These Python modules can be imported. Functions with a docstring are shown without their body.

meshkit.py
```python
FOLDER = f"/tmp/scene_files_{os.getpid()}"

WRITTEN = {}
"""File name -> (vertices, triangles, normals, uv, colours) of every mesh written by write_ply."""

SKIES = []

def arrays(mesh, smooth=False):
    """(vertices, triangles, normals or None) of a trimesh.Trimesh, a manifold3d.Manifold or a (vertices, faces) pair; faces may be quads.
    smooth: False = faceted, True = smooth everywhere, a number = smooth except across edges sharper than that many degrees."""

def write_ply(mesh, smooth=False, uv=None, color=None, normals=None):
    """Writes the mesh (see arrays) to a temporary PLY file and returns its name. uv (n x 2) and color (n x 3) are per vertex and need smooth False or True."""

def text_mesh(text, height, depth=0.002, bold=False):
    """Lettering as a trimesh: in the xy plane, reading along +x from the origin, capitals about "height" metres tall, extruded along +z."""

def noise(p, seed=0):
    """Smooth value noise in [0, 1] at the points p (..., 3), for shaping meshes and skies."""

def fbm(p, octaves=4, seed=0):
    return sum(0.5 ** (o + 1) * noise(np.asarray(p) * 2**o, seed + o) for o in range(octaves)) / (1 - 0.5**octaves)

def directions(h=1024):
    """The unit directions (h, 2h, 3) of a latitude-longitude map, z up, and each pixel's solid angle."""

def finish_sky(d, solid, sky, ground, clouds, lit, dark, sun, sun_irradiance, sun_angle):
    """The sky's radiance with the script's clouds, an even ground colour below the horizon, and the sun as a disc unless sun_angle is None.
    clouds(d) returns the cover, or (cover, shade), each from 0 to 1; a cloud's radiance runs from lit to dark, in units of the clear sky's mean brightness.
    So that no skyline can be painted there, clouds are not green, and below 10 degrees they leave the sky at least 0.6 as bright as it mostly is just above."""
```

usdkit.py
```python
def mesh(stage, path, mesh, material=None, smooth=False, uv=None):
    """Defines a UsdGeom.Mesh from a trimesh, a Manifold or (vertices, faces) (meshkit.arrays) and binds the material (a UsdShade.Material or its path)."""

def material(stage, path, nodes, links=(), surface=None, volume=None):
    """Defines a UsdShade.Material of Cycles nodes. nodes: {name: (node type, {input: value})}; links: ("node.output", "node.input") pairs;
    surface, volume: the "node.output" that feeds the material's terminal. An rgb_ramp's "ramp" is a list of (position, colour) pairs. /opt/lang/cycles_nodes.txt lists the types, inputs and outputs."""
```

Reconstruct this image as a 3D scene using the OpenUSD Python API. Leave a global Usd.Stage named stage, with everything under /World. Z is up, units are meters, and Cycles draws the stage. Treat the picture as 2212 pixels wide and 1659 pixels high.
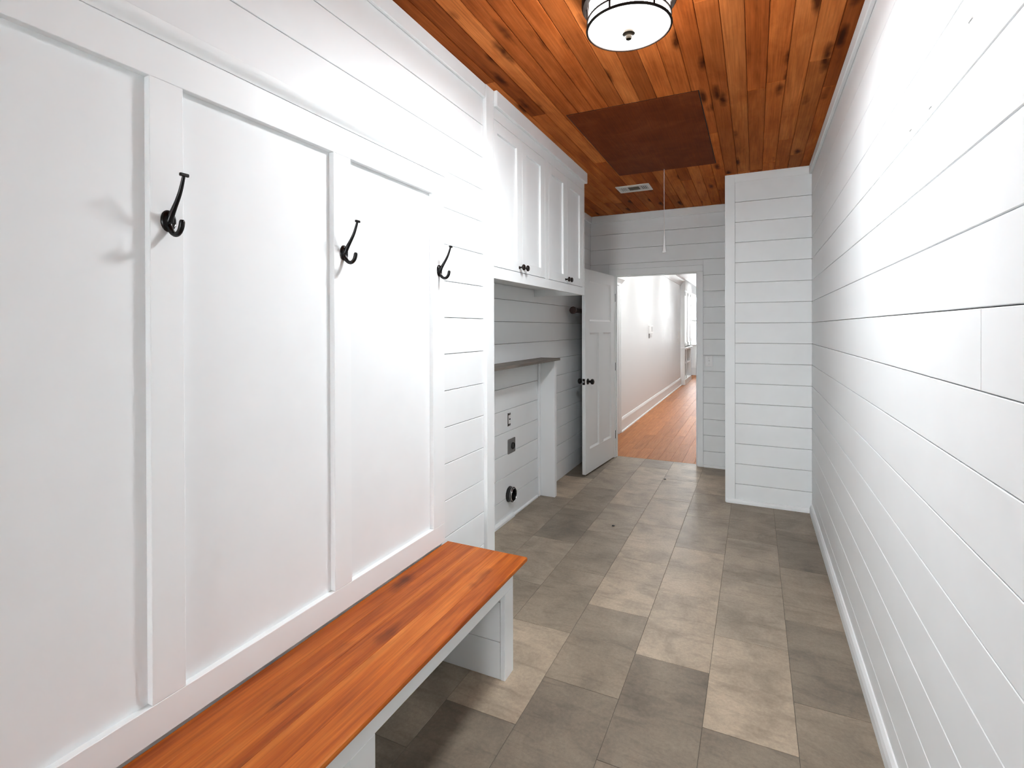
import math, random
import numpy as np, trimesh, usdkit
from pxr import Usd, UsdGeom, UsdLux, Gf, Sdf
from shapely.geometry import Polygon, box as sbox

random.seed(7)
RNG = np.random.default_rng(7)
stage = Usd.Stage.CreateInMemory()
UsdGeom.SetStageUpAxis(stage, 'Z'); UsdGeom.SetStageMetersPerUnit(stage, 1.0)
UsdGeom.Xform.Define(stage, '/World'); UsdGeom.Scope.Define(stage, '/World/Looks')

# ------------------------------------------------------------------ camera, sky, exposure
F_PX, CX, CY, CAM_H = 1105.8905, 1106.0, 713.5702, 1.47
YAW, PITCH, ROLL = np.radians([25.3621, 0.2378, -0.1607])
EXPOSURE = 2.5
LAMP = 21.5            # radiance of the ceiling light's frosted glass
CAN = 84.0            # radiance of each recessed hall lamp
SKY = 1.75
_right = np.array([math.cos(YAW), math.sin(YAW), 0]); _fwd = np.array([-math.sin(YAW), math.cos(YAW), 0]); _up = np.array([0, 0, 1.])
_f = _fwd*math.cos(PITCH) - _up*math.sin(PITCH); _u = _up*math.cos(PITCH) + _fwd*math.sin(PITCH)
_r3 = _right*math.cos(ROLL) + _u*math.sin(ROLL); _u3 = _u*math.cos(ROLL) - _right*math.sin(ROLL)
cam = UsdGeom.Camera.Define(stage, '/World/camera')
AP = 36.0
cam.CreateHorizontalApertureAttr(AP); cam.CreateVerticalApertureAttr(AP*1659/2212)
cam.CreateFocalLengthAttr(F_PX/2212*AP)
cam.CreateVerticalApertureOffsetAttr(-(829.5-CY)/2212*AP)
cam.CreateExposureAttr(EXPOSURE); cam.CreateClippingRangeAttr(Gf.Vec2f(0.05, 200))
m = Gf.Matrix4d(*_r3, 0, *_u3, 0, *(-_f), 0, 0, 0, CAM_H, 1)
UsdGeom.Xformable(cam).AddTransformOp().Set(m)
dome = UsdLux.DomeLight.Define(stage, '/World/sky_dome')
dome.CreateIntensityAttr(SKY); dome.CreateColorAttr(Gf.Vec3f(0.92, 0.97, 1.0))

# ------------------------------------------------------------------ helpers
COUNT = {}
def numbered(parent, name):
    k = COUNT.get((parent, name), 0); COUNT[(parent, name)] = k + 1
    return f'{parent}/{name}' if k == 0 else f'{parent}/{name}_{k:03d}'
def path_of(p): return '/World' if p is None else str(p.GetPath())
def tag(p, label=None, cat=None, group=None, kind=None):
    for k, v in (('label', label), ('category', cat), ('group', group), ('kind', kind)):
        if v: p.SetCustomDataByKey(k, v)
    return p
def thing(name, label, cat, loc=(0, 0, 0), rotz=0, group=None, kind=None):
    x = UsdGeom.Xform.Define(stage, numbered('/World', name))
    x.AddTranslateOp().Set(Gf.Vec3d(*loc))
    if rotz: x.AddRotateZOp().Set(math.degrees(rotz))
    return tag(x.GetPrim(), label, cat, group, kind)
def setting(name, label, cat): return thing(name, label, cat, kind='structure')
def obj(name, mesh, mat, parent=None, smooth=False, label=None):
    p = usdkit.mesh(stage, numbered(path_of(parent), name), mesh, mat, smooth).GetPrim()
    if label: p.SetCustomDataByKey('label', label)
    return p
def solo(name, mesh, mat, label, cat, smooth=False, kind=None, group=None):
    return tag(obj(name, mesh, mat, None, smooth), label, cat, group, kind)
def dup(root, loc, label):
    r = thing(root.GetName(), label, root.GetCustomDataByKey('category'), loc, 0, root.GetCustomDataByKey('group'))
    r.GetReferences().AddInternalReference(root.GetPath()); r.SetInstanceable(True)
    return r

_cv = []
for ax in range(3):
    for s in np.ndindex(2, 2, 2):
        sg = np.array(s)*2 - 1
        _cv.append((ax, sg))
_probe = np.array([sg*np.where(np.arange(3) == ax, 1.0, 0.8) for ax, sg in _cv])
_hull = trimesh.convex.convex_hull(_probe)
_map = [int(np.argmin(np.linalg.norm(_probe - v, axis=1))) for v in _hull.vertices]
_cf = np.array(_map)[_hull.faces]
def cbox(x0, x1, y0, y1, z0, z1, c=0.0015):
    """a box with chamfered edges"""
    lo, hi = np.minimum([x0, y0, z0], [x1, y1, z1]), np.maximum([x0, y0, z0], [x1, y1, z1])
    h = (hi - lo)/2; ce = (hi + lo)/2; c = min(c, h.min()*0.45)
    v = np.array([ce + sg*(h - c*(np.arange(3) != ax)) for ax, sg in _cv])
    return trimesh.Trimesh(v, _cf, process=False)
def join(*ms): return trimesh.util.concatenate([x for x in ms if x is not None])
def lathe(profile, axis='z', at=(0, 0, 0), n=32, sx=1.0, sy=1.0):
    """profile: (radius, height) pairs; the height runs along the axis"""
    pr = np.array(profile, float); v = []; f = []
    a = np.linspace(0, 2*math.pi, n, endpoint=False)
    for r, h in pr: v += [[r*math.cos(t)*sx, r*math.sin(t)*sy, h] for t in a]
    for i in range(len(pr) - 1):
        for j in range(n):
            k = (j + 1) % n
            f += [[i*n + j, i*n + k, (i+1)*n + k], [i*n + j, (i+1)*n + k, (i+1)*n + j]]
    b = len(v); v += [[0, 0, pr[0][1]], [0, 0, pr[-1][1]]]
    for j in range(n):
        k = (j + 1) % n
        f += [[b, k, j], [b + 1, (len(pr)-1)*n + j, (len(pr)-1)*n + k]]
    v = np.array(v)
    if axis == 'x': v = v[:, [2, 0, 1]]
    if axis == 'y': v = v[:, [1, 2, 0]]
    t = trimesh.Trimesh(v + np.array(at), f, process=False)
    t.merge_vertices(); t.update_faces(t.nondegenerate_faces())
    return t
def tube(points, radii, n=14, up=(0, 1, 0), flat=1.0):
    """a swept round bar with capped ends; flat squashes it along 'up'"""
    P = np.array(points, float); R = np.broadcast_to(radii, len(P)).astype(float)
    T = np.gradient(P, axis=0); T /= np.linalg.norm(T, axis=1, keepdims=True)
    v = []; f = []
    for p, t, r in zip(P, T, R):
        a = np.array(up, float); a -= t*(a@t); a /= np.linalg.norm(a); b = np.cross(t, a)
        for q in np.linspace(0, 2*math.pi, n, endpoint=False): v.append(p + r*(math.cos(q)*a*flat + math.sin(q)*b))
    for i in range(len(P) - 1):
        for j in range(n):
            k = (j + 1) % n
            f += [[i*n+j, i*n+k, (i+1)*n+k], [i*n+j, (i+1)*n+k, (i+1)*n+j]]
    b = len(v); v += [P[0], P[-1]]
    for j in range(n):
        k = (j + 1) % n
        f += [[b, k, j], [b+1, (len(P)-1)*n+j, (len(P)-1)*n+k]]
    return trimesh.Trimesh(np.array(v), f, process=False)
def torus(R, r, at, n=48, k=10):
    a = np.linspace(0, 2*math.pi, n, endpoint=False); b = np.linspace(0, 2*math.pi, k, endpoint=False)
    v = [[(R + r*math.cos(q))*math.cos(p), (R + r*math.cos(q))*math.sin(p), r*math.sin(q)] for p in a for q in b]; f = []
    for i in range(n):
        for j in range(k):
            i2, j2 = (i+1) % n, (j+1) % k
            f += [[i*k+j, i2*k+j, i2*k+j2], [i*k+j, i2*k+j2, i*k+j2]]
    return trimesh.Trimesh(np.array(v) + np.array(at), f, process=False)
def prism(poly, axis, a0, a1):
    """extrude the polygon along the axis: 'y' takes (x, z) points, 'x' takes (y, z), 'z' takes (x, y)"""
    g = poly if isinstance(poly, Polygon) else Polygon(poly)
    t = trimesh.creation.extrude_polygon(g, a1 - a0); v = np.array(t.vertices); v[:, 2] += a0
    if axis == 'y': v = v[:, [0, 2, 1]]
    if axis == 'x': v = v[:, [2, 0, 1]]
    t = trimesh.Trimesh(v, t.faces, process=False); t.fix_normals()
    return t

# ------------------------------------------------------------------ materials
def mat(name, nodes, links=(), surface='p.BSDF'): return usdkit.material(stage, '/World/Looks/' + name, nodes, links, surface)
def plain(name, col, rough=0.5, metal=0.0, spec=0.5, **kw):
    return mat(name, {'p': ('principled_bsdf', dict(base_color=col, roughness=rough, metallic=metal, specular_ior_level=spec, **kw))})
def paint(name, col, rough, amount=0.02, scale=9.0, spec=0.35):
    """wall paint: an even colour with faint roller texture in its relief"""
    return mat(name, {'g': ('geometry', {}), 'n': ('noise_texture', dict(scale=260.0, detail=2.0)), 'w': ('noise_texture', dict(scale=scale, detail=3.0)),
        'r': ('map_range', dict(from_min=0.3, from_max=0.7, to_min=rough-0.06, to_max=rough+0.06)),
        'c': ('rgb_ramp', {'ramp': [(0.3, tuple(x*(1-amount) for x in col)), (0.7, col)]}),
        'b': ('bump', dict(strength=0.05, distance=0.001)), 'p': ('principled_bsdf', dict(specular_ior_level=spec))},
        [('g.position', 'n.vector'), ('g.position', 'w.vector'), ('w.fac', 'c.fac'), ('w.fac', 'r.value'), ('r.result', 'p.roughness'), ('c.color', 'p.base_color'), ('n.fac', 'b.height'), ('b.normal', 'p.normal')])
def wood(name, ramp, knot, tint, scale=(14, 1.1, 14), knots=(10.5, 2.3, 1.0), knot_size=0.13, rough=0.45, coat=0.0, blotch=0.35, spec=0.4):
    """boards running along y: stretched grain, stain blotches, knots; each board takes its own piece of the pattern and its own tone"""
    n = {'g': ('geometry', {}), 'o': ('object_info', {}),
        'k': ('math', dict(math_type='multiply', value2=61.0)), 'cx': ('combine_xyz', {}), 'ad': ('vector_math', dict(math_type='add')),
        'm1': ('mapping', dict(scale=scale)), 'n1': ('noise_texture', dict(scale=1.0, detail=7.0, roughness=0.62, distortion=0.6)),
        'm2': ('mapping', dict(scale=(5, 2.2, 5))), 'n2': ('noise_texture', dict(scale=1.0, detail=4.0, roughness=0.6, distortion=0.8)),
        'mf': ('mapping', dict(scale=(150, 4, 150))), 'nf': ('noise_texture', dict(scale=1.0, detail=3.0)),
        'a1': ('math', dict(math_type='multiply_add', value2=1.0-blotch)), 'a2': ('math', dict(math_type='multiply', value2=blotch)),
        'rc': ('rgb_ramp', {'ramp': ramp}),
        'm3': ('mapping', dict(scale=knots)), 'nd': ('noise_texture', dict(scale=9.0, detail=2.0)), 'dm': ('vector_math', dict(math_type='multiply_add', vector2=(0.35, 0.35, 0.35))),
        'v': ('voronoi_texture', dict(scale=1.0, randomness=1.0)), 'kr': ('map_range', dict(from_min=knot_size*0.45, from_max=knot_size*1.5, to_min=0.9, to_max=0.0, clamp=True)),
        'rg': ('wave_texture', dict(wave_type='rings', scale=6.0, distortion=3.0)),
        'mk': ('mix', dict(color2=knot)), 'ts': ('rgb_ramp', {'ramp': tint}), 'mt': ('mix', dict(mix_type='multiply', fac=1.0)),
        'fr': ('map_range', dict(from_min=0.35, from_max=0.7, to_min=0.80, to_max=1.08)), 'mf2': ('vector_math', dict(math_type='scale')),
        'b': ('bump', dict(strength=0.15, distance=0.001)),
        'p': ('principled_bsdf', dict(roughness=rough, coat_weight=coat, coat_roughness=0.12, specular_ior_level=spec))}
    l = [('o.random', 'k.value1'), ('k.value', 'cx.x'), ('k.value', 'cx.y'), ('g.position', 'ad.vector1'), ('cx.vector', 'ad.vector2'),
        ('ad.vector', 'm1.vector'), ('ad.vector', 'm2.vector'), ('ad.vector', 'm3.vector'), ('ad.vector', 'mf.vector'), ('mf.vector', 'nf.vector'),
        ('m1.vector', 'n1.vector'), ('m2.vector', 'n2.vector'), ('n2.fac', 'a2.value1'), ('n1.fac', 'a1.value1'), ('a2.value', 'a1.value3'), ('a1.value', 'rc.fac'),
        ('ad.vector', 'nd.vector'), ('nd.color', 'dm.vector1'), ('m3.vector', 'dm.vector3'), ('dm.vector', 'v.vector'), ('v.distance', 'kr.value'),
        ('kr.result', 'mk.fac'), ('rc.color', 'mk.color1'), ('o.random', 'ts.fac'), ('mk.color', 'mt.color1'), ('ts.color', 'mt.color2'),
        ('nf.fac', 'fr.value'), ('mt.color', 'mf2.vector1'), ('fr.result', 'mf2.scale'), ('mf2.vector', 'p.base_color'), ('n1.fac', 'b.height'), ('b.normal', 'p.normal')]
    return mat(name, {k: v for k, v in n.items() if k != 'rg'}, l)
def stone(name, tone, warm=1.0):
    """slate-look porcelain: cloudy tone, fine speckle, a few soft cleft streaks"""
    base = np.array([0.365*warm, 0.300, 0.226/warm])*tone
    return mat(name, {'g': ('geometry', {}), 'o': ('object_info', {}), 'k': ('math', dict(math_type='multiply', value2=47.0)), 'cx': ('combine_xyz', {}), 'ad': ('vector_math', dict(math_type='add')),
        'n1': ('noise_texture', dict(scale=4.2, detail=6.0, roughness=0.62, distortion=0.5)), 'n2': ('noise_texture', dict(scale=70.0, detail=4.0, roughness=0.7)),
        'm': ('mapping', dict(rotation=(0, 0, 0.9), scale=(3.5, 16, 1))), 'n3': ('noise_texture', dict(scale=1.0, detail=4.0, roughness=0.55, distortion=1.2)),
        'r1': ('rgb_ramp', {'ramp': [(0.28, tuple(base*0.66)), (0.5, tuple(base)), (0.72, tuple(base*1.30))]}),
        'r2': ('map_range', dict(from_min=0.3, from_max=0.7, to_min=0.86, to_max=1.12)), 'r3': ('map_range', dict(from_min=0.36, from_max=0.47, to_min=0.84, to_max=1.0, clamp=True)),
        's': ('vector_math', dict(math_type='scale')), 's2': ('vector_math', dict(math_type='scale')),
        'b': ('bump', dict(strength=0.18, distance=0.002)), 'p': ('principled_bsdf', dict(roughness=0.46, specular_ior_level=0.45))},
        [('o.random', 'k.value1'), ('k.value', 'cx.x'), ('k.value', 'cx.y'), ('g.position', 'ad.vector1'), ('cx.vector', 'ad.vector2'), ('ad.vector', 'n1.vector'), ('ad.vector', 'n2.vector'), ('ad.vector', 'm.vector'), ('m.vector', 'n3.vector'),
         ('n1.fac', 'r1.fac'), ('n2.fac', 'r2.value'), ('n3.fac', 'r3.value'), ('r1.color', 's.vector1'), ('r2.result', 's.scale'), ('s.vector', 's2.vector1'), ('r3.result', 's2.scale'), ('s2.vector', 'p.base_color'), ('n1.fac', 'b.height'), ('b.normal', 'p.normal')])

WHITE = paint('white_paint', (0.868, 0.893, 0.901), 0.52, spec=0.16)
TRIM = paint('white_trim_paint', (0.878, 0.903, 0.910), 0.44, 0.01, spec=0.2)
HALLW = paint('hall_wall_paint', (0.82, 0.84, 0.85), 0.45, 0.01)
CORE = plain('wall_core_paint', (0.30, 0.30, 0.30), 0.8)
CEIL = [wood('ceiling_pine_%d' % i, [(0.26, a), (0.46, b), (0.62, c), (0.8, d)], (0.045, 0.007, 0.001), [(0, (0.62, 0.58, 0.55)), (0.35, (0.95, 0.95, 0.95)), (1, (1.12, 1.12, 1.1))], scale=(11, 1.3, 11), knot_size=0.19, blotch=0.42, rough=0.6, spec=0.03)
    for i, (a, b, c, d) in enumerate([
        ((0.19, 0.038, 0.007), (0.43, 0.108, 0.022), (0.57, 0.162, 0.038), (0.68, 0.232, 0.066)),
        ((0.16, 0.031, 0.005), (0.36, 0.084, 0.016), (0.49, 0.128, 0.028), (0.59, 0.178, 0.045)),
        ((0.25, 0.060, 0.010), (0.49, 0.138, 0.032), (0.62, 0.198, 0.052), (0.73, 0.272, 0.080))])]
HATCH = wood('stained_plywood', [(0.25, (0.07, 0.012, 0.002)), (0.5, (0.15, 0.030, 0.006)), (0.75, (0.24, 0.062, 0.018))], (0.06, 0.012, 0.004), [(0, (1, 1, 1)), (1, (1, 1, 1))], scale=(2.2, 4.5, 3), knot_size=0.0001, rough=0.5, blotch=0.5, spec=0.03)
BENCH = wood('bench_pine', [(0.22, (0.13, 0.020, 0.001)), (0.38, (0.33, 0.062, 0.004)), (0.52, (0.52, 0.125, 0.012)), (0.66, (0.66, 0.20, 0.03)), (0.8, (0.80, 0.31, 0.075))], (0.10, 0.015, 0.001), [(0, (0.90, 0.89, 0.88)), (0.5, (0.98, 0.98, 0.98)), (1, (1.05, 1.05, 1.05))], scale=(17, 0.95, 17), knots=(7.0, 2.6, 1.0), knot_size=0.17, rough=0.42, coat=0.06, blotch=0.22, spec=0.25)
SHELF = wood('shelf_wood', [(0.3, (0.10, 0.085, 0.07)), (0.5, (0.20, 0.17, 0.145)), (0.75, (0.30, 0.26, 0.23))], (0.06, 0.045, 0.035), [(0, (1, 1, 1)), (1, (1, 1, 1))], scale=(24, 1.2, 24), knot_size=0.05, rough=0.55)
OAK = wood('hall_oak', [(0.25, (0.38, 0.135, 0.042)), (0.5, (0.49, 0.19, 0.066)), (0.75, (0.57, 0.25, 0.10))], (0.28, 0.10, 0.03), [(0, (0.88, 0.87, 0.86)), (0.5, (1, 1, 1)), (1, (1.1, 1.1, 1.1))], scale=(22, 1.5, 22), knot_size=0.03, rough=0.5, spec=0.16)
TILES = [stone('slate_tile_%d' % i, t, w) for i, (t, w) in enumerate([(0.60, 1.0), (0.74, 1.01), (0.90, 1.0), (1.10, 1.02), (1.30, 1.0)])]
GROUT = plain('grout', (0.13, 0.11, 0.09), 0.9)
BLACK = plain('black_enamel', (0.003, 0.002, 0.002), 0.25, 0.0, 0.32)
DARK = plain('dark_bronze', (0.012, 0.008, 0.007), 0.32, 0.4)
BRONZE = plain('aged_bronze', (0.012, 0.0085, 0.007), 0.5, 0.0, 0.05)
BRASS = plain('antique_brass', (0.0085, 0.0062, 0.0042), 0.55, 0.0, 0.02)
STEEL = plain('steel', (0.55, 0.55, 0.55), 0.3, 1.0)
GREYP = plain('grey_plate', (0.20, 0.20, 0.20), 0.45, 0.3)
RUBBER = plain('black_plastic', (0.012, 0.012, 0.012), 0.4)
PLATE = plain('white_plastic', (0.82, 0.82, 0.82), 0.35)
VENTW = plain('white_enamel', (0.80, 0.78, 0.75), 0.4)
GRILLE = plain('grille_grey', (0.13, 0.11, 0.08), 0.6)
DUCTM = plain('foil_duct', (0.5, 0.5, 0.5), 0.22, 1.0)
WALNUT = plain('dark_walnut_rod', (0.025, 0.008, 0.006), 0.3)
CORDM = plain('cotton_cord', (0.85, 0.80, 0.76), 0.7)
FROST, LENS = [mat(n, {'p': ('principled_bsdf', dict(base_color=(0.9, 0.9, 0.9), roughness=0.4, emission_color=(0.955, 1.0, 1.03), emission_strength=LAMP*k))}) for n, k in (('lit_drum_glass', 0.28), ('lit_frosted_glass', 1.34))]
LED = mat('led_lens', {'p': ('principled_bsdf', dict(base_color=(0.9, 0.9, 0.9), emission_color=(1.0, 0.98, 0.95), emission_strength=20.0))})
PANE = mat('window_glass', {'t': ('transparent_bsdf', {}), 'g': ('glossy_bsdf', dict(roughness=0.02)), 'f': ('fresnel', dict(IOR=1.45)), 'x': ('mix_closure', {})},
    [('f.fac', 'x.fac'), ('t.BSDF', 'x.closure1'), ('g.BSDF', 'x.closure2')], 'x.closure')

# ------------------------------------------------------------------ the room's measures (metres; camera above the origin, y down the room)
H = 2.7506
XL, XP, XN, XR = -1.289, -1.270, -1.715, 0.410      # left wall, trim face, laundry recess wall, right wall
YB, YC, YE = -6.00, 4.675, 5.745                    # back wall, closet face, end wall
XC, XCT = -0.225, -0.149                            # closet corner, its trim's edge
GAP = 0.0026
LT = 0.016                                          # shiplap thickness
def rows(z0, s, top=H, bottom=0.0):
    zs = [top] + [z0 - s*k for k in range(30) if bottom + 0.01 < z0 - s*k < top - 0.01] + [bottom]
    return [(zs[i+1] + (GAP/2 if zs[i+1] > bottom else 0), zs[i] - (GAP/2 if zs[i] < top else 0)) for i in range(len(zs)-1)]

# floor ------------------------------------------------------------
fl = setting('floor', 'brown slate-look tile floor in staggered rectangles', 'floor')
obj('screed', trimesh.creation.box(bounds=[(-1.9, YB-0.1, -0.12), (0.55, 5.83, -0.0016)]), GROUT, fl)
edges = [-1.732, -1.421, -1.106, -0.803, -0.488, -0.1755, 0.137, 0.432]
phase = [1.70, 2.085, 1.715, 2.005, 1.692, 1.995, 1.655]
tone = {(2, 0): 3, (2, 1): 1, (3, 0): 1, (3, 1): 3, (4, -1): 1, (4, 0): 0, (4, 1): 3, (4, 2): 3, (5, -1): 0, (5, 0): 3, (5, 1): 2, (5, 2): 2, (3, 2): 3, (3, 3): 3, (3, 4): 3, (4, 3): 2, (2, 2): 1, (2, 3): 2, (2, 4): 3,
    (2, -1): 0, (3, -1): 0, (6, 0): 1, (6, 1): 0, (6, 2): 1, (6, 3): 0, (1, 0): 1, (1, 1): 2, (1, 2): 0, (1, 3): 1, (1, 4): 2, (0, 1): 1, (0, 2): 2, (0, 3): 1, (4, 4): 2, (4, 5): 3, (5, 3): 1, (5, 4): 1, (3, 5): 3, (2, 5): 3, (1, 5): 2}
for c in range(7):
    for k in range(-13, 8):
        y0, y1 = phase[c] + 0.627*k, phase[c] + 0.627*(k+1)
        y0, y1 = max(y0, YB), min(y1, 5.83)
        if y1 - y0 < 0.02: continue
        t = tone.get((c, k), int(RNG.integers(0, 4)))
        g = 0.0008
        obj('tile', cbox(edges[c]+g, edges[c+1]-g, y0+g, y1-g, -0.010, 0.0, 0.0007), TILES[t], fl)

# ceiling ----------------------------------------------------------
ce = setting('ceiling', 'ceiling of knotty red-brown stained pine boards', 'ceiling')
obj('deck', trimesh.creation.box(bounds=[(-1.95, YB-0.15, H+0.0135), (0.62, 5.95, H+0.2)]), plain('deck', (0.05, 0.02, 0.01), 0.9), ce)
forced = {-6: [2.43], -3: [2.44], -8: [3.0]}
for k in range(-12, 13):
    x0, x1 = -0.674 + 0.0912*k, -0.674 + 0.0912*(k+1)
    if x1 < -1.84 or x0 > 0.46: continue
    cuts = [YB]; y = YB + RNG.uniform(0.3, 2.4)
    while y < 5.6: cuts.append(y); y += RNG.uniform(1.3, 3.2)
    cuts.append(5.86)
    for a, b in zip(cuts[:-1], cuts[1:]):
        obj('board', cbox(x0+0.0008, x1-0.0008, a+0.0006, b-0.0006, H, H+0.013, 0.0032), CEIL[int(RNG.integers(0, 3))], ce)

# left wall --------------------------------------------------------
ZL0, ZLS = 2.535, 0.1692
PY0, PY1 = -0.45, 1.965                             # the panelling's ends
PZ0, PZ1 = ZL0 - 12*ZLS, ZL0 - 2*ZLS
wl = setting('wall_left', 'white shiplap wall above and beside the tall panelling', 'wall')
obj('core', trimesh.creation.box(bounds=[(-1.90, YB, 0), (XL-LT, 2.455, H)]), CORE, wl)
for a, b in rows(ZL0, ZLS):
    if PZ0 - 0.01 < a and b < PZ1 + 0.01:
        obj('board', cbox(XL-LT, XL, YB, PY0-0.001, a, b, 0.0016), WHITE, wl)
        obj('board', cbox(XL-LT, XL, PY1-0.004, 2.370, a, b, 0.0016), WHITE, wl)
    else: obj('board', cbox(XL-LT, XL, YB, 2.370, a, b, 0.0016), WHITE, wl)
# recess wall behind the laundry place -------------------------------
Z0, ZS = 2.532, 0.1687
wn = setting('wall_recess', 'white shiplap back wall of the laundry recess', 'wall')
obj('core', trimesh.creation.box(bounds=[(-1.90, 2.455, 0), (XN-LT, 5.87, H)]), CORE, wn)
for a, b in rows(Z0, ZS): obj('board', cbox(XN-LT, XN, 2.456, YE-0.0005, a, b, 0.0016), WHITE, wn)
# end wall -----------------------------------------------------------
DX0, DX1, DZ = -1.430, -0.555, 2.060                # the doorway
we = setting('wall_end', 'white shiplap end wall around the hall doorway', 'wall')
core = join(trimesh.creation.box(bounds=[(XN-LT, YE+LT, 0), (DX0-0.02, 5.865, H)]), trimesh.creation.box(bounds=[(DX1+0.02, YE+LT, 0), (0.62, 5.865, H)]), trimesh.creation.box(bounds=[(DX0-0.02, YE+LT, DZ+0.02), (DX1+0.02, 5.865, H)]))
obj('core', core, CORE, we)
for a, b in rows(2.530, 0.1687):
    if b < DZ + 0.075:
        obj('board', cbox(XN, DX0-0.066, YE, YE+LT, a, b, 0.0016), WHITE, we); obj('board', cbox(DX1+0.064, XC+0.016, YE, YE+LT, a, b, 0.0016), WHITE, we)
    elif a < DZ + 0.07:
        obj('board', join(cbox(XN, DX0-0.066, YE, YE+LT, a, b, 0.0016), cbox(DX0-0.0665, DX1+0.0645, YE, YE+LT, DZ+0.071, b, 0.0016), cbox(DX1+0.064, XC+0.016, YE, YE+LT, a, b, 0.0016)), WHITE, we)
    else: obj('board', cbox(XN, XC+0.016, YE, YE+LT, a, b, 0.0016), WHITE, we)
# closet box ---------------------------------------------------------
ZR0, ZRS = 2.5176, 0.1682
wc = setting('wall_closet', 'white shiplap projecting closet wall beside the doorway', 'wall')
obj('core', trimesh.creation.box(bounds=[(XC+LT, YC+LT, 0), (0.62, YE+0.005, H)]), CORE, wc)
for a, b in rows(ZR0, ZRS):
    obj('board', cbox(XCT+0.001, XR, YC, YC+LT, a, b, 0.0016), WHITE, wc); obj('board', cbox(XC, XC+LT, YC+0.07, YE, a, b, 0.0016), WHITE, wc)
obj('corner_trim', join(cbox(XC-0.001, XCT, YC-0.004, YC+LT, 0, H, 0.002), cbox(XC-0.001, XC+LT, YC+0.002, YC+0.0695, 0, H, 0.002)), TRIM, wc)
# right wall -----------------------------------------------------------
wr = setting('wall_right', 'long white shiplap wall on the right', 'wall')
obj('core', trimesh.creation.box(bounds=[(XR+LT, YB, 0), (0.62, YC+LT+0.005, H)]), CORE, wr)
for i, (a, b) in enumerate(rows(ZR0, ZRS)):
    if a < 1.40 < b:
        obj('board', cbox(XR, XR+LT, YB, 1.3295, a, b, 0.0016), WHITE, wr); obj('board', cbox(XR, XR+LT, 1.3303, YC, a, b, 0.0016), WHITE, wr)
    else: obj('board', cbox(XR, XR+LT, YB, YC, a, b, 0.0016), WHITE, wr)
# back wall (behind the camera) ----------------------------------------
GX0, GX1, GZ = -1.14, 0.26, 2.08                    # glazed doors to the outside
wb = setting('wall_back', 'white wall with glazed outside doors at the near end of the room', 'wall')
obj('core', join(trimesh.creation.box(bounds=[(-1.90, YB-0.12, 0), (GX0, YB-LT, H)]), trimesh.creation.box(bounds=[(GX1, YB-0.12, 0), (0.62, YB-LT, H)]), trimesh.creation.box(bounds=[(GX0, YB-0.12, GZ), (GX1, YB-LT, H)])), CORE, wb)
for a, b in rows(ZR0, ZRS):
    if a > GZ: obj('board', cbox(XL, XR, YB-LT, YB, a, b, 0.0016), WHITE, wb)
    else:
        t = min(b, GZ) if b > GZ else b
        parts = [cbox(XL, GX0, YB-LT, YB, a, b, 0.0016), cbox(GX1, XR, YB-LT, YB, a, b, 0.0016)]
        if b > GZ + 0.02: parts.append(cbox(GX0-0.001, GX1+0.001, YB-LT, YB, GZ, b, 0.0016))
        obj('board', join(*parts), WHITE, wb)
gd = setting('door_3', 'pair of white glazed doors at the near end of the room', 'door')
xm = (GX0 + GX1)/2
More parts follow.
